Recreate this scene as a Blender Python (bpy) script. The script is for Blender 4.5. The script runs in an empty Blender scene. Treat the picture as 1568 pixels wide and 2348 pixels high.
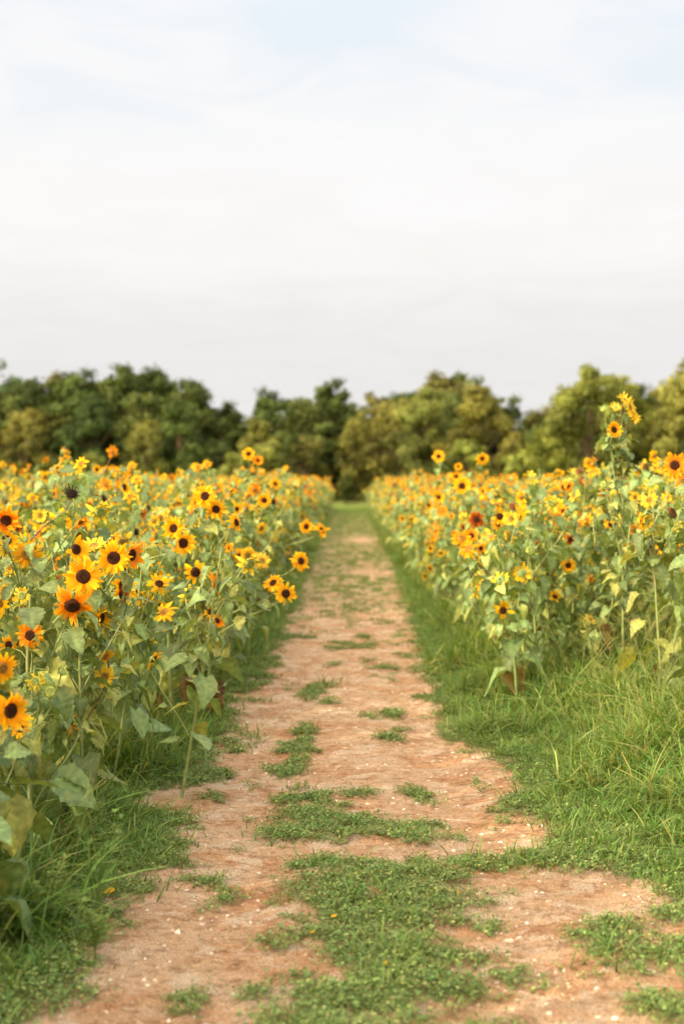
import bpy, math, random
import numpy as np
from mathutils import Vector
scene=bpy.context.scene
try:
    scene.view_settings.view_transform='Standard'; scene.view_settings.look='None'
    scene.view_settings.exposure=0; scene.view_settings.gamma=1
except Exception as e: print(e)
R=np.random.default_rng(7)
A=np.array
# ---------------------------------------------------------------- mesh builder
class MB:
    def __init__(s): s.v=[];s.c=[];s.f=[];s.m=[];s.n=0
    def add(s,v,f,mat,col):
        v=np.asarray(v,float).reshape(-1,3); f=np.asarray(f,int)
        col=np.asarray(col,float)
        if col.ndim==1: col=np.tile(col,(len(v),1))
        s.v.append(v);s.c.append(col);s.f.append(f+s.n);s.m.append(np.full(len(f),mat));s.n+=len(v)
    def mesh(s,name,mats,smooth=True):
        me=bpy.data.meshes.new(name)
        V=np.concatenate(s.v);C=np.concatenate(s.c)
        loops=np.concatenate([f.ravel() for f in s.f])
        tot=np.concatenate([np.full(len(f),f.shape[1]) for f in s.f])
        st=np.concatenate([[0],np.cumsum(tot)[:-1]])
        me.vertices.add(len(V));me.vertices.foreach_set('co',V.ravel())
        me.loops.add(len(loops));me.loops.foreach_set('vertex_index',loops.astype(np.int32))
        me.polygons.add(len(tot));me.polygons.foreach_set('loop_start',st.astype(np.int32))
        me.polygons.foreach_set('material_index',np.concatenate(s.m).astype(np.int32))
        me.update(calc_edges=True)
        me.polygons.foreach_set('use_smooth',np.full(len(tot),smooth))
        a=me.color_attributes.new('Col','FLOAT_COLOR','POINT')
        a.data.foreach_set('color',np.c_[C,np.ones(len(C))].ravel())
        for m in mats: me.materials.append(m)
        return me
def unit(v):
    v=np.asarray(v,float); return v/(np.linalg.norm(v)+1e-9)
def frame(d):
    d=unit(d); a=A([0,0,1.]) if abs(d[2])<.95 else A([1.,0,0])
    r=unit(np.cross(a,d)); u=np.cross(d,r); return d,r,u
def tube(mb,pts,rad,mat,col,sides=5):
    pts=np.asarray(pts,float);n=len(pts);V=[]
    for i in range(n):
        t=pts[min(i+1,n-1)]-pts[max(i-1,0)]
        d,r,u=frame(t)
        for k in range(sides):
            a=2*math.pi*k/sides
            V.append(pts[i]+rad[i]*(math.cos(a)*r+math.sin(a)*u))
    F=[]
    for i in range(n-1):
        for k in range(sides):
            F.append([i*sides+k,i*sides+(k+1)%sides,(i+1)*sides+(k+1)%sides,(i+1)*sides+k])
    mb.add(V,F,mat,col)
# ---------------------------------------------------------------- numpy noise
def _h(ix,iy,s):
    n=(ix*374761393+iy*668265263+s*1442695041).astype(np.int64)&0xffffffff
    n=((n^(n>>13))*1274126177)&0xffffffff
    return ((n^(n>>16))&0xffff)/65535.
def vn(x,y,s=0):
    x=np.asarray(x,float);y=np.asarray(y,float)
    ix=np.floor(x).astype(np.int64);iy=np.floor(y).astype(np.int64)
    fx=x-ix;fy=y-iy;fx=fx*fx*(3-2*fx);fy=fy*fy*(3-2*fy)
    return (_h(ix,iy,s)*(1-fx)+_h(ix+1,iy,s)*fx)*(1-fy)+(_h(ix,iy+1,s)*(1-fx)+_h(ix+1,iy+1,s)*fx)*fy
def fbm(x,y,s=0,o=4):
    t=0;a=.5;k=0
    for i in range(o):
        t=t+a*vn(x*2**i+13.7*i,y*2**i-7.1*i,s+i);k+=a;a*=.55
    return t/k
def sstep(a,b,x):
    t=np.clip((x-a)/(b-a),0,1);return t*t*(3-2*t)
# ---------------------------------------------------------------- materials
def mk(name):
    m=bpy.data.materials.new(name);m.use_nodes=True;nt=m.node_tree;nt.nodes.clear()
    return m,nt
def foliage(name,trans=.3,rough=.55,hue=.03,val=.25,noise=30,spec=.3,tint=(1.15,1.1,.5),bump=0,spots=0):
    m,nt=mk(name);N=nt.nodes.new;L=nt.links.new
    at=N('ShaderNodeAttribute');at.attribute_name='Col'
    oi=N('ShaderNodeObjectInfo');tc=N('ShaderNodeTexCoord')
    ns=N('ShaderNodeTexNoise');ns.inputs['Scale'].default_value=noise;ns.inputs['Detail'].default_value=4
    L(tc.outputs['Object'],ns.inputs['Vector'])
    hs=N('ShaderNodeHueSaturation')
    mr=N('ShaderNodeMapRange');mr.inputs['To Min'].default_value=.5-hue;mr.inputs['To Max'].default_value=.5+hue
    L(oi.outputs['Random'],mr.inputs['Value']);L(mr.outputs[0],hs.inputs['Hue'])
    mv=N('ShaderNodeMapRange');mv.inputs['From Min'].default_value=.3;mv.inputs['From Max'].default_value=.7
    mv.inputs['To Min'].default_value=1-val;mv.inputs['To Max'].default_value=1+val
    L(ns.outputs['Fac'],mv.inputs['Value']);L(mv.outputs[0],hs.inputs['Value'])
    if spots:
        n2=N('ShaderNodeTexNoise');n2.inputs['Scale'].default_value=11;n2.inputs['Detail'].default_value=5;L(tc.outputs['Object'],n2.inputs['Vector'])
        rr=N('ShaderNodeValToRGB');rr.color_ramp.elements[0].position=.60;rr.color_ramp.elements[1].position=.68
        rr.color_ramp.elements[1].color=(spots,spots,spots,1);L(n2.outputs['Fac'],rr.inputs[0])
        sm=N('ShaderNodeMix');sm.data_type='RGBA';L(rr.outputs[0],sm.inputs[0]);L(at.outputs['Color'],sm.inputs[6]);sm.inputs[7].default_value=(.42,.40,.13,1)
        L(sm.outputs[2],hs.inputs['Color'])
    else: L(at.outputs['Color'],hs.inputs['Color'])
    p=N('ShaderNodeBsdfPrincipled');p.inputs['Roughness'].default_value=rough
    p.inputs['Specular IOR Level'].default_value=spec
    L(hs.outputs[0],p.inputs['Base Color'])
    if bump:
        b=N('ShaderNodeBump');b.inputs['Strength'].default_value=bump;b.inputs['Distance'].default_value=.01
        L(ns.outputs['Fac'],b.inputs['Height']);L(b.outputs[0],p.inputs['Normal'])
    o=N('ShaderNodeOutputMaterial')
    if trans>0:
        t=N('ShaderNodeBsdfTranslucent')
        mx=N('ShaderNodeMix');mx.data_type='RGBA';mx.blend_type='MULTIPLY';mx.inputs[0].default_value=1
        mx.inputs[7].default_value=(*tint,1)
        L(hs.outputs[0],mx.inputs[6]);L(mx.outputs[2],t.inputs['Color'])
        ms=N('ShaderNodeMixShader');ms.inputs[0].default_value=trans
        L(p.outputs[0],ms.inputs[1]);L(t.outputs[0],ms.inputs[2]);L(ms.outputs[0],o.inputs[0])
    else: L(p.outputs[0],o.inputs[0])
    return m
M_leaf=foliage('sunflower_leaf',.3,.5,.012,.25,35,.4,(1.4,1.2,.4),.6,.5)
M_petal=foliage('sunflower_petal',.4,.6,.008,.08,40,.1,(1.1,.9,.5))
M_disc=foliage('sunflower_disc',0,.9,0,.5,260,.1,bump=1)
M_stem=foliage('sunflower_stem',0,.6,.01,.2,20,.2)
M_grass=foliage('grass_blade',.35,.5,.018,.28,4,.3,(1.45,1.2,.4))
M_cover=foliage('creeping_weed_leaf',.25,.6,.02,.2,30,.2)
M_tree=foliage('tree_foliage',.3,.7,.02,.3,.9,.15,(1.5,1.2,.4))
M_bark=foliage('tree_bark',0,.9,0,.4,6,.1,bump=.5)
M_stone=foliage('pebble_stone',0,.85,0,.3,60,.2)
PM=[M_leaf,M_petal,M_disc,M_stem]
# ---------------------------------------------------------------- sunflower parts
def leaf_tpl(rows,cols,seed):
    r=np.random.default_rng(seed)
    us=np.linspace(0,1,rows);w=np.interp(us,[0,.12,.3,.5,.7,.87,1],[.2,.36,.41,.34,.2,.09,.0])
    vs=np.linspace(-1,1,cols);T=[];K=[]
    for i,u in enumerate(us):
        for v in vs:
            uu=u-.16*abs(v)**1.5*(1-u)**3+(.10*abs(v)*(1-u) if rows>6 else 0)
            z=.26*abs(v)*w[i]-.35*u*u+.05*math.sin(9*u+3*v+seed)*abs(v)+(.022*(-1)**i*(0<abs(v)<.9) if rows>6 else 0)
            saw=(1+.07*(-1)**i) if rows>6 else 1
            T.append([uu,v*w[i]*saw*(1+.05*r.normal()),z+.014*r.normal()])
            k=1.0+.32*(abs(v)<.08)+(.10*(-1)**i*(abs(v)>.08) if rows>6 else 0)
            K.append(k)
    F=[[i*cols+j,(i+1)*cols+j,(i+1)*cols+j+1,i*cols+j+1] for i in range(rows-1) for j in range(cols-1)]
    return A(T),A(F),A(K)
LEAF_HI=[leaf_tpl(13,7,s) for s in range(6)]
LEAF_LO=[leaf_tpl(5,3,s) for s in range(4)]
def leafcol(r,low=0):
    g=A([.20,.295,.115])*r.uniform(.6,1.3)
    k=r.random()
    if k<.22: g=A([.39,.44,.13])*r.uniform(.75,1.1)
    elif k<.22+.10*low: g=A([.30,.20,.09])*r.uniform(.5,1.1)
    return g
def leaf(mb,r,base,az,pitch,size,col,hi,crumple=0):
    q=LEAF_HI if hi else LEAF_LO
    T,F,k=q[r.integers(len(q))]
    T=T.copy()
    if crumple: T[:,2]+=r.normal(size=len(T))*.06*crumple;T[:,1]*=r.uniform(.4,.8)
    ro=r.normal()*.4
    f=A([math.cos(az)*math.cos(pitch),math.sin(az)*math.cos(pitch),-math.sin(pitch)])
    s0=A([-math.sin(az),math.cos(az),0]);n0=np.cross(f,s0)
    s=s0*math.cos(ro)+n0*math.sin(ro);n=np.cross(f,s)
    dz=r.uniform(.3,2.2)
    V=base+size*(T[:,:1]*f+T[:,1:2]*s+T[:,2:]*dz*n)
    mb.add(V,F,0,col[None,:]*k[:,None])
def petiole_leaf(mb,r,p,az,size,hi,low=0,dry=False):
    up=r.uniform(.1,.7);l=size*r.uniform(.4,.8)
    if dry: up=-.6
    q=p+l*A([math.cos(az)*math.cos(up),math.sin(az)*math.cos(up),math.sin(up)])
    m=(p+q)/2+A([0,0,.12*l])
    rr=.0022+size*.008
    tube(mb,[p,m,q],[rr,rr,rr*.8],3,A([.24,.31,.11]) if not dry else A([.2,.13,.07]),3)
    if dry: leaf(mb,r,q,az,1.3,size,A([.22,.12,.06])*r.uniform(.4,1.4),hi,1);return
    c=leafcol(r,low)
    leaf(mb,r,q,az+r.normal()*.3,r.uniform(-.2,1.1)+(.2*low),size,c,hi)
PC={'yellow':([.89,.44,.008],[.94,.63,.02]),'orange':([.83,.26,.010],[.91,.47,.012]),
    'rust':([.26,.035,.008],[.62,.15,.01]),'lemon':([.88,.63,.04],[.94,.75,.09])}
def head(mb,r,c,d,Rt,kind,hi):
    d,rt,up=frame(d);Rd=Rt*.40
    if kind in('spent','dark'): Rd=Rt*.6
    if kind=='bud': Rd=Rt*.45
    P=lambda a,rad,h:c+rad*(math.cos(a)*rt+math.sin(a)*up)+h*d
    ns=14 if hi else 8
    V=[];rings=[(.25,-.75),(.8,-.5),(1.05,-.1)]
    for rr,h in rings:
        for k in range(ns): V.append(P(2*math.pi*k/ns,Rd*rr,Rd*h))
    F=[[i*ns+k,(i)*ns+(k+1)%ns,(i+1)*ns+(k+1)%ns,(i+1)*ns+k] for i in range(len(rings)-1) for k in range(ns)]
    mb.add(V,F,3,A([.22,.32,.11]))
    dome=[(1.05,-.1,1),(.85,.16,1.6),(.6,.28,1),(.32,.24,.8),(.0,.2,1.1)]
    dc={'bud':A([.30,.36,.10]),'spent':A([.16,.07,.03]),'dark':A([.02,.012,.01]),'lemon':A([.28,.18,.04]),'yellow':A([.045,.018,.01]),'orange':A([.05,.018,.01]),'rust':A([.04,.015,.01])}[kind]
    if kind in('yellow','orange') and r.random()<(.15 if hi else .55): dc=A([.30,.15,.03])
    V=[];C=[]
    for rr,h,b in dome:
        for k in range(ns):
            V.append(P(2*math.pi*k/ns,Rd*rr,Rd*h));C.append(dc*b*(r.uniform(.7,1.5)))
    F=[[i*ns+k,i*ns+(k+1)%ns,(i+1)*ns+(k+1)%ns,(i+1)*ns+k] for i in range(4) for k in range(ns)]
    mb.add(V,F,2,A(C))
    nb=14 if hi else 8
    for lay in range(2 if (hi and kind in('bud','dark')) else 1):
      for k in range(nb):
        a=2*math.pi*(k+r.random()*.5)/nb;w=Rd*.22;L=Rd*r.uniform(.8,1.2) if kind not in('bud','dark') else Rd*r.uniform(1.0,1.9)
        fw=(.75-.6*lay) if kind in('bud','dark') else -.1
        b=P(a,Rd*.8,-Rd*.45);t=(math.cos(a+math.pi/2)*rt+math.sin(a+math.pi/2)*up)
        m=P(a,Rd*.8+L*.5,-Rd*.3+fw*L*.5);e=P(a+r.normal()*.1,Rd*.8+L*(.7 if fw>0 else 1),-Rd*.2+fw*L*1.2)
        bc=A([.24,.34,.11])*r.uniform(.8,1.2) if kind!='dark' else A([.06,.07,.03])
        mb.add([b-t*w,b+t*w,m+t*w*.8,m-t*w*.8,e],[[0,1,2,3]],0,bc)
        mb.add([m-t*w*.8,m+t*w*.8,e],[[0,1,2]],0,bc)
    if kind in('spent','dark'): return
    if kind=='bud' : 
        if r.random()<.35: return
        ca,cb=[.85,.6,.03],[.88,.7,.08];n=11;Lp=Rt*.6
    else:
        ca,cb=PC[kind];n=int(r.integers(17,23)) if hi else 13;Lp=Rt-Rd*.75
    ca=A(ca);cb=A(cb);lift=r.uniform(-.25,.5);miss=r.choice([.03,.1,.3],p=[.5,.35,.15]);wild=r.uniform(.15,.42)
    for layer in (0,1):
        if layer and not hi: break
        for k in range(n):
            if r.random()<miss: continue
            a=2*math.pi*(k+.5*layer+r.normal()*.18)/n
            L=Lp*r.uniform(.75,1.15);w=Rt*(.13 if hi else .19)*r.uniform(.75,1.15)
            lf=lift+r.normal()*wild+(.15*layer);cur=r.normal()*wild*1.3-.1
            rad=math.cos(a)*rt+math.sin(a)*up;t=-math.sin(a)*rt+math.cos(a)*up
            V=[];C=[];tw=r.normal()*.6
            for q,ww in ((0,.45),(.3,.95),(.65,.9),(.88,.5),(1,.06)):
                p=c+rad*(Rd*.85+L*q*math.cos(lf))+d*(L*(math.sin(lf)*q+cur*q*q))
                tt=t*math.cos(tw*q)+d*math.sin(tw*q)
                V+=[p-tt*w*ww,p+tt*w*ww]
                cc=ca*(1-q)+cb*q;C+=[cc,cc]
            mb.add(V,[[2*i,2*i+1,2*i+3,2*i+2] for i in range(4)],1,A(C)*r.uniform(.88,1.06))
def bez(a,b,c,d,n):
    t=np.linspace(0,1,n)[:,None]
    return (1-t)**3*a+3*(1-t)**2*t*b+3*(1-t)*t*t*c+t**3*d
def face_dir(r,spread=1.2):
    az=-math.pi/2+r.normal()*spread+.1;el=r.normal()*.45+.1
    return A([math.cos(az)*math.cos(el),math.sin(az)*math.cos(el),math.sin(el)])
def plant(mb,r,base,H,ends,nleaf=16,hi=False,lmax=.2,top=None,bl=4,dry=0):
    base=A(base,float)
    topp=base+A([r.normal()*.07,r.normal()*.07,H]) if top is None else A(top,float)
    mid=(base+topp)/2+A([r.normal()*.03,r.normal()*.03,0])
    st=bez(base-A([0,0,.03]),base+(mid-base)*.6,mid+(topp-mid)*.4,topp,9)
    rad=np.linspace(.013,.005,9)
    tube(mb,st,rad,3,A([.27,.33,.13]),6 if hi else 4)
    def at(t):
        x=t*8;i=min(int(x),7);return st[i]+(st[i+1]-st[i])*(x-i)
    for i in range(dry):
        petiole_leaf(mb,r,at(r.uniform(.12,.35)),r.uniform(-2.6,-.5),lmax*r.uniform(.7,1),hi,dry=True)
    for i in range(nleaf):
        t=.16+.8*(i+r.random())/nleaf
        size=lmax*(1.1-.6*t)*r.uniform(.55,1.15)
        petiole_leaf(mb,r,at(t),2.4*i+r.normal()*.4,size,hi,low=1 if t<.4 else 0)
    for (e,d,Rt,kind) in ends:
        e=A(e,float);d=unit(d);dz=(e[2]-base[2])/max(H,.1)
        t=min(.93,max(.25,dz-r.uniform(.2,.42)))
        s=at(t);back=e-d*Rt*.3
        hv=e-s;hv[2]=0;Ld=np.linalg.norm(e-s)
        pts=bez(s,s+hv*.35+A([0,0,.3*Ld]),back-d*.09-A([0,0,.10]),back,7)
        tube(mb,pts,np.linspace(.006,.0035,7),3,A([.30,.36,.14]) if r.random()<.8 else A([.24,.15,.08]),5 if hi else 3)
        head(mb,r,e,d,Rt,kind,hi)
        az0=math.atan2(hv[1],hv[0])
        for k in range(bl):
            q=int(r.integers(1,5));p=pts[q]+(pts[q+1]-pts[q])*r.random()
            petiole_leaf(mb,r,p,az0+r.normal()*1.3,min(lmax,.21)*r.uniform(.3,.62),hi)
def kindpick(r):
    return r.choice(['yellow','orange','rust','lemon','bud','spent','dark'],p=[.47,.20,.04,.09,.14,.04,.02])
def rand_ends(r,H,n,base=(0,0,0),spread=.33,kf=kindpick):
    E=[]
    for i in range(n):
        az=r.uniform(0,2*math.pi);rr=spread*math.sqrt(r.uniform(.02,1))
        z=H*(1.10-.5*r.random()**1.1*(.3+rr/spread))
        E.append((A([base[0]+rr*math.cos(az),base[1]+rr*math.sin(az),z]),face_dir(r),r.uniform(.045,.078),kf(r)))
    return E
# ---------------------------------------------------------------- collections for instancing
def tcoll(name,meshes):
    c=bpy.data.collections.new(name)
    for i,m in enumerate(meshes):
        o=bpy.data.objects.new(m.name,m);c.objects.link(o)
    return c
def scatter(name,P,rot,scl,idx,coll):
    me=bpy.data.meshes.new(name);n=len(P)
    me.vertices.add(n);me.vertices.foreach_set('co',np.asarray(P,float).ravel())
    a=me.attributes.new('rot','FLOAT_VECTOR','POINT');a.data.foreach_set('vector',np.asarray(rot,float).ravel())
    a=me.attributes.new('scl','FLOAT_VECTOR','POINT');s=np.asarray(scl,float)
    if s.ndim==1:s=np.repeat(s[:,None],3,1)
    a.data.foreach_set('vector',s.ravel())
    a=me.attributes.new('idx','INT','POINT');a.data.foreach_set('value',np.asarray(idx).astype(np.int32))
    ob=bpy.data.objects.new(name,me);scene.collection.objects.link(ob)
    ng=bpy.data.node_groups.new(name+'_nodes','GeometryNodeTree')
    ng.interface.new_socket('Geometry',in_out='INPUT',socket_type='NodeSocketGeometry')
    ng.interface.new_socket('Geometry',in_out='OUTPUT',socket_type='NodeSocketGeometry')
    N=ng.nodes.new;L=ng.links.new
    gi=N('NodeGroupInput');go=N('NodeGroupOutput');ip=N('GeometryNodeInstanceOnPoints')
    ci=N('GeometryNodeCollectionInfo');ci.inputs['Collection'].default_value=coll
    ci.inputs['Separate Children'].default_value=True;ci.inputs['Reset Children'].default_value=True
    ip.inputs['Pick Instance'].default_value=True
    def na(nm,t):
        x=N('GeometryNodeInputNamedAttribute');x.data_type=t;x.inputs['Name'].default_value=nm
        return [o for o in x.outputs if o.enabled and o.name=='Attribute'][0]
    L(gi.outputs[0],ip.inputs['Points']);L(ci.outputs[0],ip.inputs['Instance'])
    L(na('idx','INT'),ip.inputs['Instance Index']);L(na('rot','FLOAT_VECTOR'),ip.inputs['Rotation'])
    L(na('scl','FLOAT_VECTOR'),ip.inputs['Scale']);L(ip.outputs[0],go.inputs[0])
    md=ob.modifiers.new('instances','NODES');md.node_group=ng
    return ob
# ---------------------------------------------------------------- path edges
LY=[0,3.5,4.5,4.9,5.4,5.9,6.4,6.8,7.05,7.6,8.5,9.8,12,18,27,45,80]
LX=[-1.10,-1.0,-.90,-.76,-.88,-.74,-.72,-.84,-1.06,-.80,-.80,-.82,-.74,-.68,-.78,-.83,-.88]
RY=[0,3.5,4.6,5.3,5.7,5.95,6.2,6.5,7.1,7.5,8.0,8.5,8.9,10,12,18,27,45,80]
RX=[1.45,1.40,1.35,1.30,1.15,.95,.82,.82,.72,.82,.86,.76,.66,.62,.59,.69,.76,.81,.81]
PATCH=[(-.05,4.35,.28,.18),(.2,4.5,.22,.14),(.16,4.85,.28,.24),(-.1,5.0,.16,.12),(.14,5.25,.28,.24),(-.08,5.45,.18,.16),(.04,5.68,.34,.18),(-.16,5.92,.18,.10),(.25,5.85,.25,.16),
 (.5,5.98,.25,.09),(.82,5.97,.25,.11),(.33,5.5,.2,.14),
 (-.2,6.5,.22,.16),(-.16,6.8,.2,.22),(.08,6.6,.24,.16),(.25,6.42,.22,.09),(-.28,7.2,.13,.12),(.05,7.25,.09,.08),(.33,7.3,.12,.12),
 (-.36,8.0,.10,.18),(-.33,8.6,.10,.3),(-.3,9.2,.06,.2),(.25,8.9,.06,.14),(.28,9.8,.07,.2),(-.28,11,.07,.4),
 (.93,5.05,.14,.14),(1.05,4.8,.18,.16),(1.2,4.55,.16,.12),(.98,4.3,.12,.1),(1.2,5.2,.16,.08),(.05,4.08,.38,.16),(-.62,5.7,.07,.07)]
def green2(x,y):
    x=np.asarray(x,float);y=np.asarray(y,float)
    e=(fbm(x*6,y*4.5,3,6)-.5)*.65
    xl=np.interp(y,LY,LX);xr=np.interp(y,RY,RX)
    s=np.maximum(xl-x,x-xr)+e
    edge=sstep(-.12,.20,s)
    n=(fbm(x*13,y*10,21,5)-.5)*3.2
    g=0*x
    for (cx,cy,rx,ry) in PATCH:
        q=1-np.sqrt(((x-cx)/rx)**2+((y-cy)/ry)**2)
        g=np.maximum(g,sstep(-.2,.55,q+n*.8+.08)*(q>-.6))
    f=fbm(x*6,y*3.2,40,5)
    far=sstep(9,26,y)
    th=.66-.14*far-.05*np.exp(-((x+.05)/.35)**2)*sstep(7,12,y)
    bare=np.exp(-((y-26)/1.6)**2)*np.exp(-((x-.3)/.45)**2)+np.exp(-((y-41)/3.)**2)*np.exp(-((x-.3)/.5)**2)
    g=np.maximum(g,sstep(0,.12,f-th-.25*bare)*.85)
    edge=np.where(y>82,1,edge)
    return np.clip(edge,0,1),np.clip(g,0,1),bare
def green(x,y):
    a,b,_=green2(x,y);return np.maximum(a,b)
def gz(x,y):
    x=np.asarray(x,float);y=np.asarray(y,float)
    z=.02*(fbm(x*.8,y*.8,60)-.5)+.022*(fbm(x*5,y*5,61)-.5)
    z=z+.015*green(x,y)*(np.abs(x)<3)-.02*np.exp(-((np.abs(x-.02)-.45)/.2)**2)
    z=z+.20*sstep(.80,2.4,x)*sstep(5.5,8,y)*(1-sstep(14,22,y))
    return z
# ---------------------------------------------------------------- ground sheet
def axis(a,b,st,far,k=1.12):
    mid=list(np.arange(a,b,st));o=[];s=st;p=mid[-1]
    while p<far[1]: s=min(s*k,25);p+=s;o.append(p)
    lo=[];s=st;p=a
    while p>far[0]: s=min(s*k,25);p-=s;lo.append(p)
    return A(lo[::-1]+mid+o)
xs=axis(-1.6,1.8,.018,(-420,420));ys=axis(3.3,10.5,.02,(-60,620),1.035)
X,Y=np.meshgrid(xs,ys);x=X.ravel();y=Y.ravel()
ge,gp,bare=green2(x,y);z=gz(x,y)+.012*(fbm(x*17,y*17,88,3)-.5)*(np.abs(x)<2)*(y<14)
thin=sstep(9,22,y)*(1-bare*.9)*(y<82)
g=np.maximum(ge,np.maximum(gp*.62,.46*thin))
mb=MB();nx=len(xs);ny=len(ys)
i=(np.arange(ny-1)[:,None]*nx+np.arange(nx-1)[None,:]).ravel()
mb.add(np.c_[x,y,z],np.c_[i,i+1,i+nx+1,i+nx],0,np.c_[g,g,g])
m,nt=mk('dirt_and_grass_ground');N=nt.nodes.new;L=nt.links.new
tc=N('ShaderNodeTexCoord');at=N('ShaderNodeAttribute');at.attribute_name='Col'
def noise(sc,det=5,rough=.6,dist=0):
    n=N('ShaderNodeTexNoise');n.inputs['Scale'].default_value=sc;n.inputs['Detail'].default_value=det;n.inputs['Roughness'].default_value=rough;n.inputs['Distortion'].default_value=dist
    L(tc.outputs['Object'],n.inputs['Vector']);return n.outputs['Fac']
def ramp(fac,stops):
    r=N('ShaderNodeValToRGB');e=r.color_ramp.elements
    while len(e)<len(stops): e.new(.5)
    for q,(p,c) in zip(e,stops): q.position=p;q.color=(*c,1)
    L(fac,r.inputs[0]);return r.outputs[0]
def mixc(f,a,b,bt='MIX'):
    q=N('ShaderNodeMix');q.data_type='RGBA';q.blend_type=bt
    if isinstance(f,float): q.inputs[0].default_value=f
    else: L(f,q.inputs[0])
    for k,s in ((6,a),(7,b)):
        if isinstance(s,tuple): q.inputs[k].default_value=(*s,1)
        else: L(s,q.inputs[k])
    return q.outputs[2]
c1=ramp(noise(2.1,9,.7),[(.34,(.56,.295,.165)),(.46,(.61,.385,.24)),(.55,(.67,.47,.325)),(.66,(.72,.565,.425))])
c2=ramp(noise(18,7,.72),[(.36,(.60,.53,.47)),(.5,(1,1,1)),(.7,(1.15,1.15,1.15))])
c3=ramp(noise(170,3,.75),[(.39,(.46,.41,.37)),(.49,(1,1,1)),(.66,(1.22,1.22,1.22))])
dirt=mixc(1.0,mixc(1.0,c1,c2,'MULTIPLY'),c3,'MULTIPLY')
crust=ramp(noise(5,8,.75,.6),[(.55,(0,0,0)),(.575,(.75,.75,.75))])
dirt=mixc(crust,dirt,mixc(1.0,(.77,.63,.50),c3,'MULTIPLY'))
vo=N('ShaderNodeTexVoronoi');vo.inputs['Scale'].default_value=70;L(tc.outputs['Object'],vo.inputs['Vector'])
sp=ramp(vo.outputs['Distance'],[(.0,(1,1,1)),(.16,(1,1,1)),(.24,(0,0,0))])
spm=N('ShaderNodeMath');spm.operation='MULTIPLY';L(sp,spm.inputs[0]);L(ramp(noise(9,2),[(.45,(0,0,0)),(.6,(.7,.7,.7))]),spm.inputs[1])
dirt=mixc(spm.outputs[0],dirt,mixc(vo.outputs['Color'],(.50,.30,.2),(.80,.68,.58)))
soil=ramp(noise(6,5,.7),[(.3,(.06,.11,.025)),(.5,(.11,.17,.045)),(.7,(.22,.20,.08))])
nz=noise(40,4,.7)
ad=N('ShaderNodeMath');ad.operation='MULTIPLY_ADD';L(nz,ad.inputs[0]);ad.inputs[1].default_value=.9
sb=N('ShaderNodeMath');sb.operation='ADD';L(at.outputs['Fac'],sb.inputs[0]);sb.inputs[1].default_value=-.45;L(sb.outputs[0],ad.inputs[2])
gm=ramp(ad.outputs[0],[(.42,(0,0,0)),(.80,(.85,.85,.85))])
base=mixc(gm,dirt,soil)
sx=N('ShaderNodeSeparateXYZ');L(tc.outputs['Object'],sx.inputs[0])
mr=N('ShaderNodeMapRange');mr.inputs['From Min'].default_value=76;mr.inputs['From Max'].default_value=86;L(sx.outputs['Y'],mr.inputs['Value'])
base=mixc(mr.outputs[0],base,ramp(noise(.4,4),[(.35,(.26,.36,.08)),(.65,(.38,.44,.13))]))
p=N('ShaderNodeBsdfPrincipled');p.inputs['Roughness'].default_value=.95;p.inputs['Specular IOR Level'].default_value=.1
L(base,p.inputs['Base Color'])
b=N('ShaderNodeBump');b.inputs['Strength'].default_value=.9;b.inputs['Distance'].default_value=.035
L(noise(26,8,.74),b.inputs['Height']);b2=N('ShaderNodeBump');b2.inputs['Strength'].default_value=.9;b2.inputs['Distance'].default_value=.008
L(noise(150,4,.7),b2.inputs['Height']);L(b.outputs[0],b2.inputs['Normal']);L(b2.outputs[0],p.inputs['Normal'])
o=N('ShaderNodeOutputMaterial');L(p.outputs[0],o.inputs[0])
gob=bpy.data.objects.new('dirt_path_ground',mb.mesh('dirt_path_ground',[m]));scene.collection.objects.link(gob)
# ---------------------------------------------------------------- grass tufts
def blades(mb,r,n,rad,h0,h1,w,bend,cols,rows=(0,.3,.6,.85,1)):
    bp=r.normal(size=(n,2))*rad*.5;az=r.uniform(0,2*math.pi,n);h=r.uniform(h0,h1,n)
    ln=r.uniform(.05,.45,n);bd=r.uniform(.1*bend,bend,n);ca=np.cos(az);sa=np.sin(az)
    V=np.zeros((n,len(rows)*2,3))
    tw=r.uniform(-.8,.8,n);px=np.cos(az+math.pi/2+tw);py=np.sin(az+math.pi/2+tw)
    for k,t in enumerate(rows):
        q=(ln*t+.6*bd*t*t)*h;zz=h*(t-.36*bd*t*t)-.01
        ww=w*(1-t)**.6*(.6+.8*min(t*3,.5))+.0003
        for j,s in enumerate((-1,1)):
            V[:,2*k+j,0]=bp[:,0]+ca*q+s*px*ww;V[:,2*k+j,1]=bp[:,1]+sa*q+s*py*ww;V[:,2*k+j,2]=zz
    nr=len(rows);F=A([[2*i,2*i+1,2*i+3,2*i+2] for i in range(nr-1)])
    FF=(np.arange(n)[:,None,None]*nr*2+F[None]).reshape(-1,4)
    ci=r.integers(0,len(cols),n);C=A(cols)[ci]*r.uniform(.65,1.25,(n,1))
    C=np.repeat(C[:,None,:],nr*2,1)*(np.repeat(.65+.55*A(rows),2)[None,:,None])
    mb.add(V.reshape(-1,3),FF,0,C.reshape(-1,3))
GC=[[.13,.25,.055],[.16,.285,.065],[.11,.225,.05],[.23,.33,.09],[.14,.26,.065]]
GY=GC+[[.35,.38,.13],[.30,.38,.11],[.27,.36,.11]]
tall=[]
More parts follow.
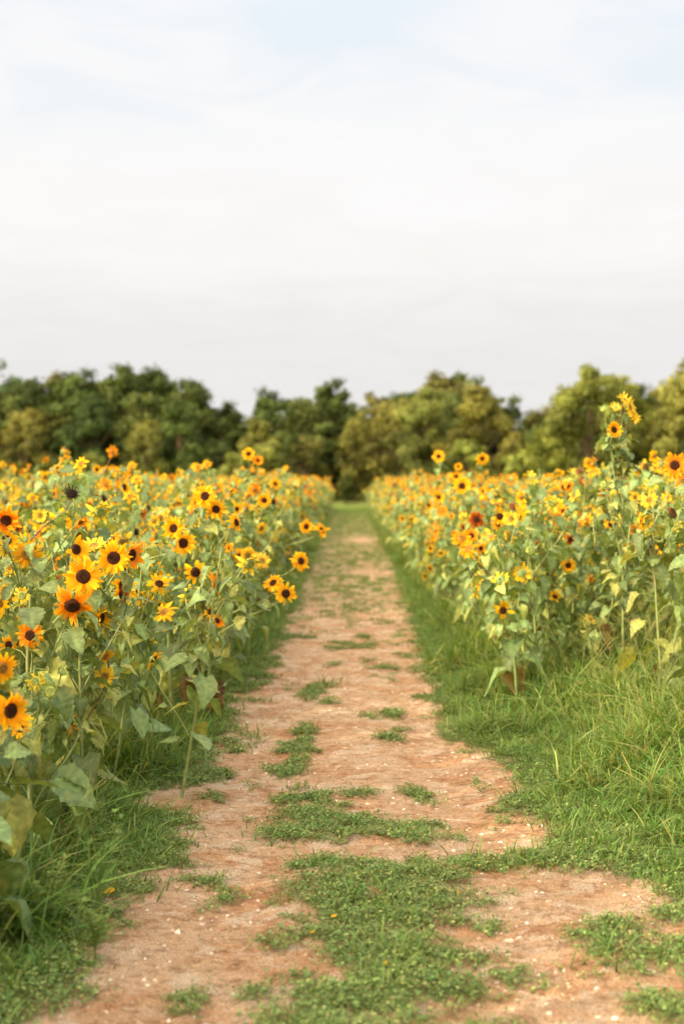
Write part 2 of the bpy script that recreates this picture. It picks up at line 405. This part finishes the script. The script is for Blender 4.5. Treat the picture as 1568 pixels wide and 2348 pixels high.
for s in range(6):
    r=np.random.default_rng(100+s);mb=MB()
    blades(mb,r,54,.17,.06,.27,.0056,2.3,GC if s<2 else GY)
    if s%3==0:
        for q in range(2):
            hx,hy=r.normal(size=2)*.12;hz=r.uniform(.34,.5);pr=[hx*.3,hy*.3,0]
            tube(mb,[pr,[hx*.7,hy*.7,hz*.6],[hx,hy,hz]],[.0014,.0012,.001],0,A([.34,.42,.14]),3)
            for k in range(4):
                a=r.uniform(0,6.28);tube(mb,[[hx,hy,hz-.01*k],[hx+.05*math.cos(a),hy+.05*math.sin(a),hz+.03]],[.0011,.0008],0,A([.40,.44,.17]),3)
    tall.append(mb.mesh('grass_tuft_%d'%s,[M_grass]))
short=[]
for s in range(4):
    r=np.random.default_rng(130+s);mb=MB()
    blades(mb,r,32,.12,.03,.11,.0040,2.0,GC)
    short.append(mb.mesh('short_grass_%d'%s,[M_grass]))
cover=[]
CC=[[.20,.31,.105],[.17,.28,.09],[.25,.35,.125],[.14,.24,.08],[.34,.37,.14]]
for s in range(6):
    r=np.random.default_rng(150+s);mb=MB();n=64
    nr_=7;ra=r.uniform(0,6.283,nr_);rl=r.uniform(.04,.12,nr_)
    which=r.integers(0,nr_,n);tt=r.random(n)**.8
    cx=tt*rl[which]*np.cos(ra[which])+r.normal(size=n)*.008;cy=tt*rl[which]*np.sin(ra[which])+r.normal(size=n)*.008
    cz=r.uniform(.002,.028,n)
    az=r.uniform(0,6.283,n);L_=r.uniform(.010,.024,n);w=L_*r.uniform(.18,.32,n);el=r.normal(size=n)*.5+.25
    f=np.c_[np.cos(az)*np.cos(el),np.sin(az)*np.cos(el),np.sin(el)];sd=np.c_[-np.sin(az),np.cos(az),r.normal(size=n)*.4]
    c=np.c_[cx,cy,cz]
    V=np.stack([c,c+f*L_[:,None]*.5+sd*w[:,None],c+f*L_[:,None],c+f*L_[:,None]*.5-sd*w[:,None]],1)
    C=np.repeat((A(CC)[r.integers(0,5,n)]*r.uniform(.55,1.35,(n,1)))[:,None],4,1)
    mb.add(V.reshape(-1,3),np.arange(4*n).reshape(-1,4),0,C.reshape(-1,3))
    for k in range(nr_):
        tube(mb,[[0,0,.004],[rl[k]*.5*math.cos(ra[k]),rl[k]*.5*math.sin(ra[k]),.01],[rl[k]*math.cos(ra[k]),rl[k]*math.sin(ra[k]),.005]],[.0012,.001,.0007],0,A([.34,.3,.14]),3)
    blades(mb,r,8,.10,.02,.05,.002,1.5,CC,rows=(0,.5,1))
    cover.append(mb.mesh('creeping_weed_%d'%s,[M_cover]))
C_tall=tcoll('grass_tufts',tall);C_short=tcoll('short_grass_tufts',short);C_cov=tcoll('creeping_weeds',cover)
def samp(x0,x1,y0,y1,n):
    return R.uniform(x0,x1,n),R.uniform(y0,y1,n)
def depth(x,y):
    return np.maximum(np.interp(y,LY,LX)-x,x-np.interp(y,RY,RX))
def put(name,x,y,sc,coll,nv,tilt=.1,zs=None):
    n=len(x);rot=np.c_[R.normal(size=(n,2))*tilt,R.uniform(0,6.283,n)]
    s=np.c_[sc,sc,sc if zs is None else zs]
    return scatter(name,np.c_[x,y,gz(x,y)-.002],rot,s,R.integers(0,nv,n),coll)
x,y=samp(-2.2,2.4,3.2,15,70000)
g=green(x,y);d=depth(x,y);k=(R.random(len(x))<g**1.8*np.where(d>.35,.25,.75)*np.clip(9/y,.5,1))&(g>.15)
put('creeping_weed_mat',x[k],y[k],R.uniform(.35,1.0,k.sum()),C_cov,6)
x,y=samp(-2.2,2.6,3.0,30,42000)
g=green(x,y);d=depth(x,y)
pr=g*(sstep(.0,.22,d)*.55+.05)
k=(R.random(len(x))<pr)&(g>.4)
put('short_grass',x[k],y[k],R.uniform(.4,1.2,k.sum()),C_short,4)
x,y=samp(-1,1,13,82,14000);e_,p_,b_=green2(x,y);k=(R.random(len(x))<sstep(12,26,y)*.5*(1-b_)+.25*p_)
put('path_grass',x[k],y[k],R.uniform(.3,.75,k.sum()),C_short,4)
# tall grass
x,y=samp(-4,4.2,2.2,36,56000)
d=depth(x,y);nn=fbm(x*3.8,y*3.4,77)
start=np.where(x<0,.14,np.where(y<7.0,.30,.15))
t=sstep(0,.55,d-start+(nn-.5)*.9)
k=(R.random(len(x))<t*.85)&(t>.02)
hs=(.3+.7*t)*R.uniform(.5,1.15,len(x))*np.where(x<0,.85,1.05)*(.15+1.6*nn)
put('tall_grass',x[k],y[k],np.minimum(hs[k]*1.1,1.35),C_tall,6,.28)
x,y=samp(-3,3,34,100,14000);d=depth(x,y);k=(d>0.1)|(y>83)
put('distant_grass',x[k],y[k],R.uniform(.5,1.1,k.sum()),C_tall,6,.15)
def weed(pos,H,seed):
    r=np.random.default_rng(seed);mb=MB()
    for b_ in range(7):
        a=r.uniform(0,6.28);h=H*r.uniform(.5,1);tip=A([.25*h*math.cos(a),.25*h*math.sin(a),h]);pts=bez(A([0,0,0.]),A([0,0,h*.4]),tip*A([.5,.5,.8]),tip,8)
        tube(mb,pts,np.linspace(.003,.001,8),0,A([.24,.34,.1]),4)
        for i in range(2,8):
            for q in range(4):
                az=r.uniform(0,6.28);l=r.uniform(.03,.07)*(1.2-i/9);e=pts[i]+l*A([math.cos(az),math.sin(az),.35])
                s=.006*A([-math.sin(az),math.cos(az),.3]);m_=(pts[i]+e)/2
                for u in (.3,.55,.8):
                    c=pts[i]+(e-pts[i])*u;
                    for sg in(-1,1):
                        dd=A([math.cos(az+sg*1),math.sin(az+sg*1),.2])*l*.35
                        mb.add([c,c+dd*.5+s*.5,c+dd,c+dd*.5-s*.5],[[0,1,2,3]],0,A([.2,.33,.09])*r.uniform(.8,1.3))
                mb.add([pts[i],m_+s*.4,e,m_-s*.4],[[0,1,2,3]],0,A([.22,.34,.1]))
    ob=bpy.data.objects.new('feathery_weed',mb.mesh('feathery_weed',[M_grass]));ob.location=(pos[0],pos[1],float(gz(*pos)));scene.collection.objects.link(ob)
weed((-.93,5.2),.42,1);weed((-1.08,5.0),.3,2);weed((-.86,4.75),.22,3)
# ---------------------------------------------------------------- pebbles & petals
mbp=[]
for s in range(4):
    r=np.random.default_rng(s);mb=MB();V=[];ns=7
    for h,rr in ((-.4,.7),(0,1),(.35,.75),(.5,.2)):
        for q in range(ns):
            a=6.283*q/ns;V.append([rr*math.cos(a)*(1+.2*r.normal()),rr*.75*math.sin(a)*(1+.2*r.normal()),h*(1+.15*r.normal())])
    F=[[i*ns+q,i*ns+(q+1)%ns,(i+1)*ns+(q+1)%ns,(i+1)*ns+q] for i in range(3) for q in range(ns)]
    mb.add(V,F,0,A([[.58,.44,.33],[.66,.56,.48],[.5,.3,.2],[.72,.66,.6]][s]));mb.add(V[21:28],[[0,1,2,3,4,5,6]],0,A([.6,.5,.4]))
    mbp.append(mb.mesh('pebble_%d'%s,[M_stone],smooth=False))
Cp=tcoll('pebbles',mbp)
x,y=samp(-1.2,1.6,3.6,13,16000);k=green(x,y)<.35
x=x[k];y=y[k];s=.0025+.011*R.random(len(x))**6
x=np.r_[x,.99,.56,-.62,.5,.2];y=np.r_[y,5.02,5.0,5.05,4.35,4.7];s=np.r_[s,.018,.02,.016,.014,.012]
put('gravel',x,y,s,Cp,4,.3)
mb=MB();r=np.random.default_rng(5)
for (px,py,sz) in ((-.07,5.15,.045),(-.14,4.95,.03),(.33,6.0,.03),(.42,5.5,.025),(-.95,5.4,.05),(-.3,7.0,.02),(.5,7.2,.02),(.1,4.6,.02)):
    a=r.uniform(0,6.28);f=A([math.cos(a),math.sin(a),.15]);s=A([-math.sin(a),math.cos(a),.3])*.25;c=A([px,py,float(gz(px,py))+.03])
    mb.add([c,c+sz*(.35*f+s),c+sz*(.75*f+.8*s+A([0,0,.15])),c+sz*f,c+sz*(.75*f-.8*s),c+sz*(.35*f-s)],[[0,1,2,3,4,5]],0,A([.88,.5,.02]))
ob=bpy.data.objects.new('fallen_petals',mb.mesh('fallen_petals',[M_petal]));scene.collection.objects.link(ob)
# ---------------------------------------------------------------- sunflower field
var=[]
for s in range(16):
    r=np.random.default_rng(300+s);mb=MB();H=r.uniform(1.1,1.58)
    plant(mb,r,(0,0,0),H,rand_ends(r,H,int(r.integers(6,11))),nleaf=19,lmax=.21,bl=5)
    var.append(mb.mesh('sunflower_plant_%02d'%s,PM))
C_sun=tcoll('sunflower_plants',var)
HERO=[
 ((-1.33,4.85,0),.72,[(-1.25,4.95,.72,.5,-.6,.6,.03,'bud')],15,.25),
 ((-1.36,5.35,0),.95,[(-1.20,5.0,.80,.75,-.6,.0,.075,'yellow'),(-1.29,5.25,.92,.6,-.6,0,.06,'yellow')],20,.26),
 ((-1.30,5.85,0),.85,[(-1.2,5.9,.82,.5,-.6,.6,.03,'bud')],16,.24),
 ((-1.38,6.15,0),1.12,[(-1.178,6.0,1.085,.15,-.8,-.55,.088,'orange'),(-1.188,6.3,1.19,.1,-1,.05,.085,'yellow'),(-1.455,6.4,.99,.2,-1,.1,.06,'rust'),(-1.38,6.1,.95,0,-1,.3,.06,'orange')],20,.24),
 ((-1.40,6.85,0),1.2,[(-1.086,6.5,1.262,.1,-1,.1,.082,'yellow'),(-1.02,6.62,1.27,.9,-.5,-.1,.075,'orange'),(-1.095,6.8,1.11,.8,-.6,.1,.07,'yellow'),(-1.178,6.7,.965,.9,-.3,-.2,.07,'yellow'),(-1.25,6.9,1.3,-.2,-.5,.8,.07,'lemon'),(-1.3,7,1.2,.2,-.7,.4,.07,'lemon')],18,.22),
 ((-1.75,7.3,0),1.3,[(-1.70,7.0,1.42,.4,-.9,.1,.075,'orange'),(-1.62,7.1,1.25,.3,-.9,.3,.075,'yellow'),(-1.57,8.0,1.55,.2,-.7,.5,.045,'dark')],16,.19),
 ((-1.40,8.35,0),1.25,[(-.945,8.0,1.268,.45,-.9,.05,.078,'yellow'),(-1.024,8.2,1.345,-.3,-.9,.1,.07,'yellow'),(-1.2,8.3,1.1,.3,-.8,.2,.05,'bud')],20,.22),
 ((-1.15,9.2,0),1.4,[(-.925,9.0,1.525,-.1,-1,.25,.075,'yellow'),(-.86,9.05,1.44,.3,-.9,.1,.07,'yellow'),(-.75,9.3,1.35,.8,-.4,.2,.07,'yellow'),(-1.1,9.1,1.35,.2,-.9,.2,.05,'bud')],20,.2),
 ((-.98,9.7,0),.95,[(-.437,9.5,.868,.15,-1,.05,.078,'yellow'),(-.53,9.65,.93,-.3,-.6,.5,.07,'yellow'),(-.7,9.6,1.05,.3,-.8,.3,.04,'bud'),(-.72,9.9,1.1,.6,-.8,.1,.07,'lemon')],18,.2),
 ((-1.0,11.1,0),1.15,[(-.388,11,1.005,.5,-.8,.2,.08,'yellow'),(-.69,11,1.01,.3,-.7,.4,.07,'lemon'),(-.85,10.9,1.05,.4,-.9,.1,.065,'yellow'),(-.6,11.2,1.2,.6,-.5,.3,.045,'bud')],18,.19),
 ((-.95,13.1,0),1.35,[(-.27,13,1.18,.8,-.5,.4,.08,'yellow'),(-.41,13,1.21,.3,-.9,.1,.07,'yellow'),(-.6,13,1.4,.8,-.3,.2,.05,'bud'),(-.8,13.1,1.45,.2,-.9,.2,.075,'yellow')],18,.19),
 ((-1.1,15,0),1.7,[(-1.08,15,1.92,.1,-1,.3,.075,'yellow'),(-.98,15,1.85,.1,-.6,.3,.06,'orange'),(-.8,15,1.6,.5,-.6,.3,.07,'yellow')],16,.18),
 ((2.02,7.9,0),1.2,[(2.0,7.7,1.2,-.5,-.6,.3,.04,'bud')],26,.26),
 ((2.0,9.0,0),1.5,[(2.04,9,1.72,-.3,-.9,.1,.085,'orange'),(1.9,9.1,1.5,-.5,-.8,.3,.06,'lemon')],24,.23),
 ((1.93,10.1,0),2.0,[(1.95,10,2.14,.8,-.5,.2,.075,'lemon'),(1.99,10.05,2.08,.9,-.3,.1,.065,'lemon'),(1.93,10.1,2.2,.4,-.3,.7,.06,'lemon'),(1.765,10,2.13,-.4,-.8,.5,.04,'bud'),(1.85,10,2.14,0,-.8,.6,.045,'bud'),(1.83,10,1.95,-.6,-.5,.4,.045,'bud'),(1.75,9.9,1.6,-.5,-.8,.2,.05,'bud')],26,.16),
 ((1.45,11.3,0),1.1,[(1.005,11.2,.80,-.2,-.9,.3,.06,'lemon'),(1.23,11,.88,.2,-.8,.3,.06,'lemon'),(1.38,10.8,.86,.1,-.8,.3,.06,'lemon'),(1.59,11.5,1.22,.1,-.9,.2,.055,'spent'),(1.7,11.4,1.2,.3,-.8,.3,.06,'lemon'),(1.42,10.7,.5,.1,-.8,-.3,.045,'spent'),(1.12,10.9,.42,0,-.8,-.3,.045,'spent')],26,.23),
 ((1.75,10.7,0),1.0,[(1.6,10.5,1.0,-.2,-.9,.3,.06,'yellow'),(1.9,10.5,.9,-.2,-.9,.3,.05,'bud')],24,.24),
 ((1.4,13,0),1.3,[(1.495,12.8,1.3,.6,-.7,.1,.08,'orange'),(1.16,13.2,1.27,.0,-1,.15,.08,'rust'),(1.1,13,1.13,.1,-.8,.3,.07,'orange'),(1.05,13,1.0,-.2,-.9,.3,.08,'orange'),(1.8,13,1.4,0,-1,.2,.08,'yellow')],22,.2),
 ((1.25,15.6,0),1.5,[(1.19,15.3,1.58,.0,-1,.1,.105,'yellow'),(1.0,15.6,1.3,-.2,-.9,.3,.07,'orange'),(1.5,15.5,1.45,.1,-.9,.2,.075,'yellow')],18,.19),
 ((1.3,19,0),1.75,[(1.165,19,1.97,-.1,-1,.1,.09,'yellow'),(1.7,18.5,1.93,.3,-.9,.1,.09,'yellow'),(1.4,19,1.7,.3,-.9,.1,.08,'yellow')],18,.19),
]
DRY={0:5,1:5,3:2,8:3,12:2,15:7,16:5}
for q,(bs,H,ends,nl,lm) in enumerate(HERO):
    r=np.random.default_rng(500+q);mb=MB()
    E=[(A(e[:3]),A(e[3:6]),e[6],e[7]) for e in ends]
    extra=rand_ends(r,H*.97,3,bs,.28,lambda r:r.choice(['bud','lemon','yellow','orange'],p=[.4,.25,.28,.07]))
    extra=[(e,d,rt*(.6 if k=='bud' else .9),k) for e,d,rt,k in extra]
    plant(mb,r,bs,H,E+extra,nleaf=nl,hi=True,lmax=lm,bl=6,dry=DRY.get(q,0))
    ob=bpy.data.objects.new('sunflower',mb.mesh('sunflower',PM));scene.collection.objects.link(ob)
P=[];S=[]
def row_pts(side):
    X_=1.3
    while X_<34:
        y_=-6.0 if side<0 else 9.5
        if side>0 and X_>2.2: y_=2.0
        while y_<82:
            dens=.36 if y_<30 else .5
            if X_>.3*max(y_,0)+4 : dens*=2.2
            y_+=dens*R.uniform(.6,1.4)
            xx=side*(X_+R.normal()*.1);yy=y_
            if any((xx-h[0][0])**2+(yy-h[0][1])**2<.05 for h in HERO): continue
            if side<0 and X_<1.35 and yy<6: continue
            if R.random()<.08: continue
            hf=fbm(xx*.25,yy*.25,9)
            sc_=R.uniform(.78,1.12)*(.82+.28*float(hf))*(1+.07*min(max(yy-10,0)/20,1))
            if R.random()<.04: sc_*=1.15
            P.append((xx,yy));S.append(sc_)
        X_+=.55 if X_<6 else .75
row_pts(-1);row_pts(1)
P=A(P);S=A(S);n=len(P);print('sunflowers',n)
rot=np.c_[R.normal(size=(n,2))*.08,R.normal(size=n)*.7]
scatter('sunflower_field',np.c_[P,gz(P[:,0],P[:,1])],rot,S,R.integers(0,16,n),C_sun)
# ---------------------------------------------------------------- trees
def tree_mesh(name,seed,H,W,base=.12,ncl=60,nl=190,ls=.26,col=(.09,.15,.035),trunk=True):
    r=np.random.default_rng(seed);mb=MB()
    tube(mb,[[0,0,-.2],[.05,0,H*.2],[.1*r.normal(),.1*r.normal(),H*.5],[.2*r.normal(),.2*r.normal(),H*.85]],[H*.022,H*.018,H*.012,H*.004],1,A([.12,.09,.06]),7)
    lobes=[]
    nlob=12
    for i in range(nlob):
        hz=(i+.5)/nlob;a=i*2.4+r.normal()*.4
        wid=W*.5*(math.sin(math.pi*min(max(hz*.86+.12,0),1)**.85)**.7)
        rr=wid*r.uniform(.5,.85) if hz<.88 else 0
        lobes.append((A([rr*math.cos(a),rr*math.sin(a),H*(base+(1-base)*(.1+hz*.78))]),H*r.uniform(.08,.16),r.uniform(.6,1.4)))
    for i in range(ncl):
        lc,lr,lk=lobes[i%nlob]
        dd=unit(r.normal(size=3));c=lc+dd*lr*r.uniform(.55,1.0)
        hz=c[2]/H;cr=H*r.uniform(.025,.06)
        if i<nlob*2:
            s=A([0,0,max(H*.12,c[2]*.6)]);tube(mb,[s,(s+c)/2+A([0,0,.03*H]),c],[H*.008,H*.005,H*.002],1,A([.12,.09,.06]),4)
        d=r.normal(size=(nl,3));d/=np.linalg.norm(d,axis=1)[:,None]
        rad=cr*r.uniform(.3,1.4,nl)
        pc=c+d*rad[:,None]*A([1.2,1.2,.85])
        nrm=d*.7+dd*.7+r.normal(size=(nl,3))*.5+A([0,0,.3]);nrm/=np.linalg.norm(nrm,axis=1)[:,None]
        t=np.cross(nrm,r.normal(size=(nl,3)));t/=np.linalg.norm(t,axis=1)[:,None];bt=np.cross(nrm,t)
        sz=ls*r.uniform(.5,1.1,nl)[:,None]
        V=np.stack([pc-t*sz,pc+bt*sz*.55,pc+t*sz,pc-bt*sz*.55],1)
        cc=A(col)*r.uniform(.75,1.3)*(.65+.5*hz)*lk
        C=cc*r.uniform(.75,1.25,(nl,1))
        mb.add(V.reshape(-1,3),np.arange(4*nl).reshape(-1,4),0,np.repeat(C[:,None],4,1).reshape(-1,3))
    return mb.mesh(name,[M_tree,M_bark],smooth=False)
cols=[(.085,.125,.036),(.165,.195,.052),(.068,.10,.034),(.18,.18,.05),(.11,.15,.044),(.125,.135,.04),(.08,.115,.037)]
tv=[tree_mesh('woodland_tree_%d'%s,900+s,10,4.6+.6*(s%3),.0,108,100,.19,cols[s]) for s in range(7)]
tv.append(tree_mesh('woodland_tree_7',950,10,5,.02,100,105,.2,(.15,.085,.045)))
C_tree=tcoll('woodland_trees',tv)
sky_px=A([-600,-300,0,60,120,200,260,330,380,430,500,560,600,680,760,850,920,1020,1080,1110,1150,1200,1240,1300,1400,1568,1900,2300])
sky_y =A([ 860, 850,845,870,865,855,840,835,845,865,930,945,905,908,905,908,885,872,885,895,900,940,935,900,890,880,870,860])
TP=[];TS=[];TI=[];TR=[]
def addt(x_,y_,H_,i_):
    TP.append((x_,y_,-.2));TS.append((H_/10*R.uniform(.85,1.15),H_/10*R.uniform(.85,1.15),H_/10));TI.append(i_);TR.append((0,0,R.uniform(0,6.28)))
for row,(D,hf,stp,jit) in enumerate(((122,1.04,2.9,.08),(130,1.0,3.3,.08),(114,.82,3.8,.14),(107,.62,3.2,.25),(140,.97,4,.05))):
    xx=-70
    while xx<75:
        px=805+xx/D*3261
        top=1.6+(1110-np.interp(px,sky_px,sky_y))*D/3261
        H_=top*hf*(1+R.normal()*jit)*(1.0 if row else R.uniform(.93,1.05))
        i_=int(R.integers(0,7))
        if row==3: i_=int(R.choice([1,3,4,1,5,0]))
        if row==3 and 0<px<50: i_=7
        if row in(0,1,4): i_=int(R.choice([0,2,4,6,5]))
        if 640<px<900 and row==3: H_*=.6
        addt(xx,D+R.normal()*1.5,max(H_,2.5),i_)
        xx+=stp*R.uniform(.75,1.25)
scatter('woodland_treeline',A(TP),A(TR),A(TS),A(TI),C_tree)
for k,(x_,y_,H_,W_,c_) in enumerate(((14.6,88,9.5,6.6,(.21,.245,.06)),(17.3,91,8.6,5,(.18,.22,.05)),(20.8,86,10.0,6.0,(.21,.215,.06)),(9.6,104,9.2,5.6,(.20,.195,.05)),(11.9,98,4.2,4,(.21,.245,.06)),(8,100,5,4.2,(.15,.19,.045)),(5.8,108,9.6,5,(.17,.185,.055)))):
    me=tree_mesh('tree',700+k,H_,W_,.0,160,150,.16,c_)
    ob=bpy.data.objects.new('tree',me);ob.location=(x_,y_,-.1);scene.collection.objects.link(ob)
# ---------------------------------------------------------------- world
SE=math.radians(22);sd=unit(A([-.85,-.52,0]));SD=A([sd[0]*math.cos(SE),sd[1]*math.cos(SE),math.sin(SE)])
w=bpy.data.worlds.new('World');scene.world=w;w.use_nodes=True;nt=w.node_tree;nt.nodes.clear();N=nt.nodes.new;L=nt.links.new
tc=N('ShaderNodeTexCoord')
sk=N('ShaderNodeTexSky');sk.sky_type='NISHITA';sk.sun_disc=False;sk.sun_elevation=SE;sk.sun_rotation=math.atan2(sd[0],sd[1])%(2*math.pi)
sk.dust_density=3;sk.air_density=1
sx=N('ShaderNodeSeparateXYZ');L(tc.outputs['Generated'],sx.inputs[0])
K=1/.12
def noisev(vec,scale,det,rough,dist):
    n=N('ShaderNodeTexNoise');n.inputs['Scale'].default_value=scale;n.inputs['Detail'].default_value=det;n.inputs['Roughness'].default_value=rough;n.inputs['Distortion'].default_value=dist
    L(vec,n.inputs['Vector']);return n.outputs['Fac']
haze_fill=ramp(sx.outputs['Z'],[(0,(.92,.885,.85)),(.07,(.845,.83,.815)),(.12,(.87,.855,.845)),(.16,(.97,.94,.92)),(.225,(.98,.97,.965)),(.27,(.85,.91,.96)),(.36,(.83,.91,.985)),(.6,(1.25,1.28,1.32)),(1,(1.25,1.30,1.36))])  # upper stops, out of view, brighter than a real sky to add ambient fill
az_=N('ShaderNodeMath');az_.operation='ADD';L(sx.outputs['Z'],az_.inputs[0]);az_.inputs[1].default_value=.12
dx=N('ShaderNodeMath');dx.operation='DIVIDE';L(sx.outputs['X'],dx.inputs[0]);L(az_.outputs[0],dx.inputs[1])
dy=N('ShaderNodeMath');dy.operation='DIVIDE';L(sx.outputs['Y'],dy.inputs[0]);L(az_.outputs[0],dy.inputs[1])
cb=N('ShaderNodeCombineXYZ');L(dx.outputs[0],cb.inputs[0]);L(dy.outputs[0],cb.inputs[1])
cm=ramp(noisev(cb.outputs[0],2.6,6,.55,.9),[(.36,(0,0,0)),(.62,(1,1,1))])
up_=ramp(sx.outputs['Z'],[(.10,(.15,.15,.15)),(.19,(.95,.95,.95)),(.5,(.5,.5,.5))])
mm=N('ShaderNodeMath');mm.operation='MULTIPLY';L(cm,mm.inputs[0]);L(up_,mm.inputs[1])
sky1=mixc(mm.outputs[0],haze_fill,(1.0,.985,.98))
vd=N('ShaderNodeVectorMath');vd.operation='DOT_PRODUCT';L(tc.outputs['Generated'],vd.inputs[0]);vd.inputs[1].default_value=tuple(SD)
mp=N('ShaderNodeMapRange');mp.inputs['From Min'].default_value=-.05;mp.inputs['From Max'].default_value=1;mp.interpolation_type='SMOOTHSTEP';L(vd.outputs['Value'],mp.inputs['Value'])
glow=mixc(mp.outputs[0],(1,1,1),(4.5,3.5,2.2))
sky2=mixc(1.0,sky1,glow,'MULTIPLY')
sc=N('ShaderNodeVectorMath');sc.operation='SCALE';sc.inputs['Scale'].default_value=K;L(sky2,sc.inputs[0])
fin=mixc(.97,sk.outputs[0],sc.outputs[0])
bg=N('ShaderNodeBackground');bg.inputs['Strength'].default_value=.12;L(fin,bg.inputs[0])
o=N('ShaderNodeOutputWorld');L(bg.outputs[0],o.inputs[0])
# ---------------------------------------------------------------- sun
sl=bpy.data.lights.new('sun','SUN');sl.energy=5.0;sl.angle=math.radians(1.0);sl.color=(1,.82,.52)
so=bpy.data.objects.new('sun',sl);so.rotation_euler=Vector(tuple(SD)).to_track_quat('Z','Y').to_euler();scene.collection.objects.link(so)
# ---------------------------------------------------------------- camera
cd=bpy.data.cameras.new('camera');cd.sensor_fit='VERTICAL';cd.sensor_height=36;cd.sensor_width=24;cd.lens=50;cd.clip_end=2000
cd.dof.use_dof=True;cd.dof.focus_distance=6.8;cd.dof.aperture_fstop=1.9
co=bpy.data.objects.new('camera',cd);co.location=(0,0,1.6)
co.rotation_euler=(math.radians(90-1.12),0,math.radians(.37));scene.collection.objects.link(co);scene.camera=co
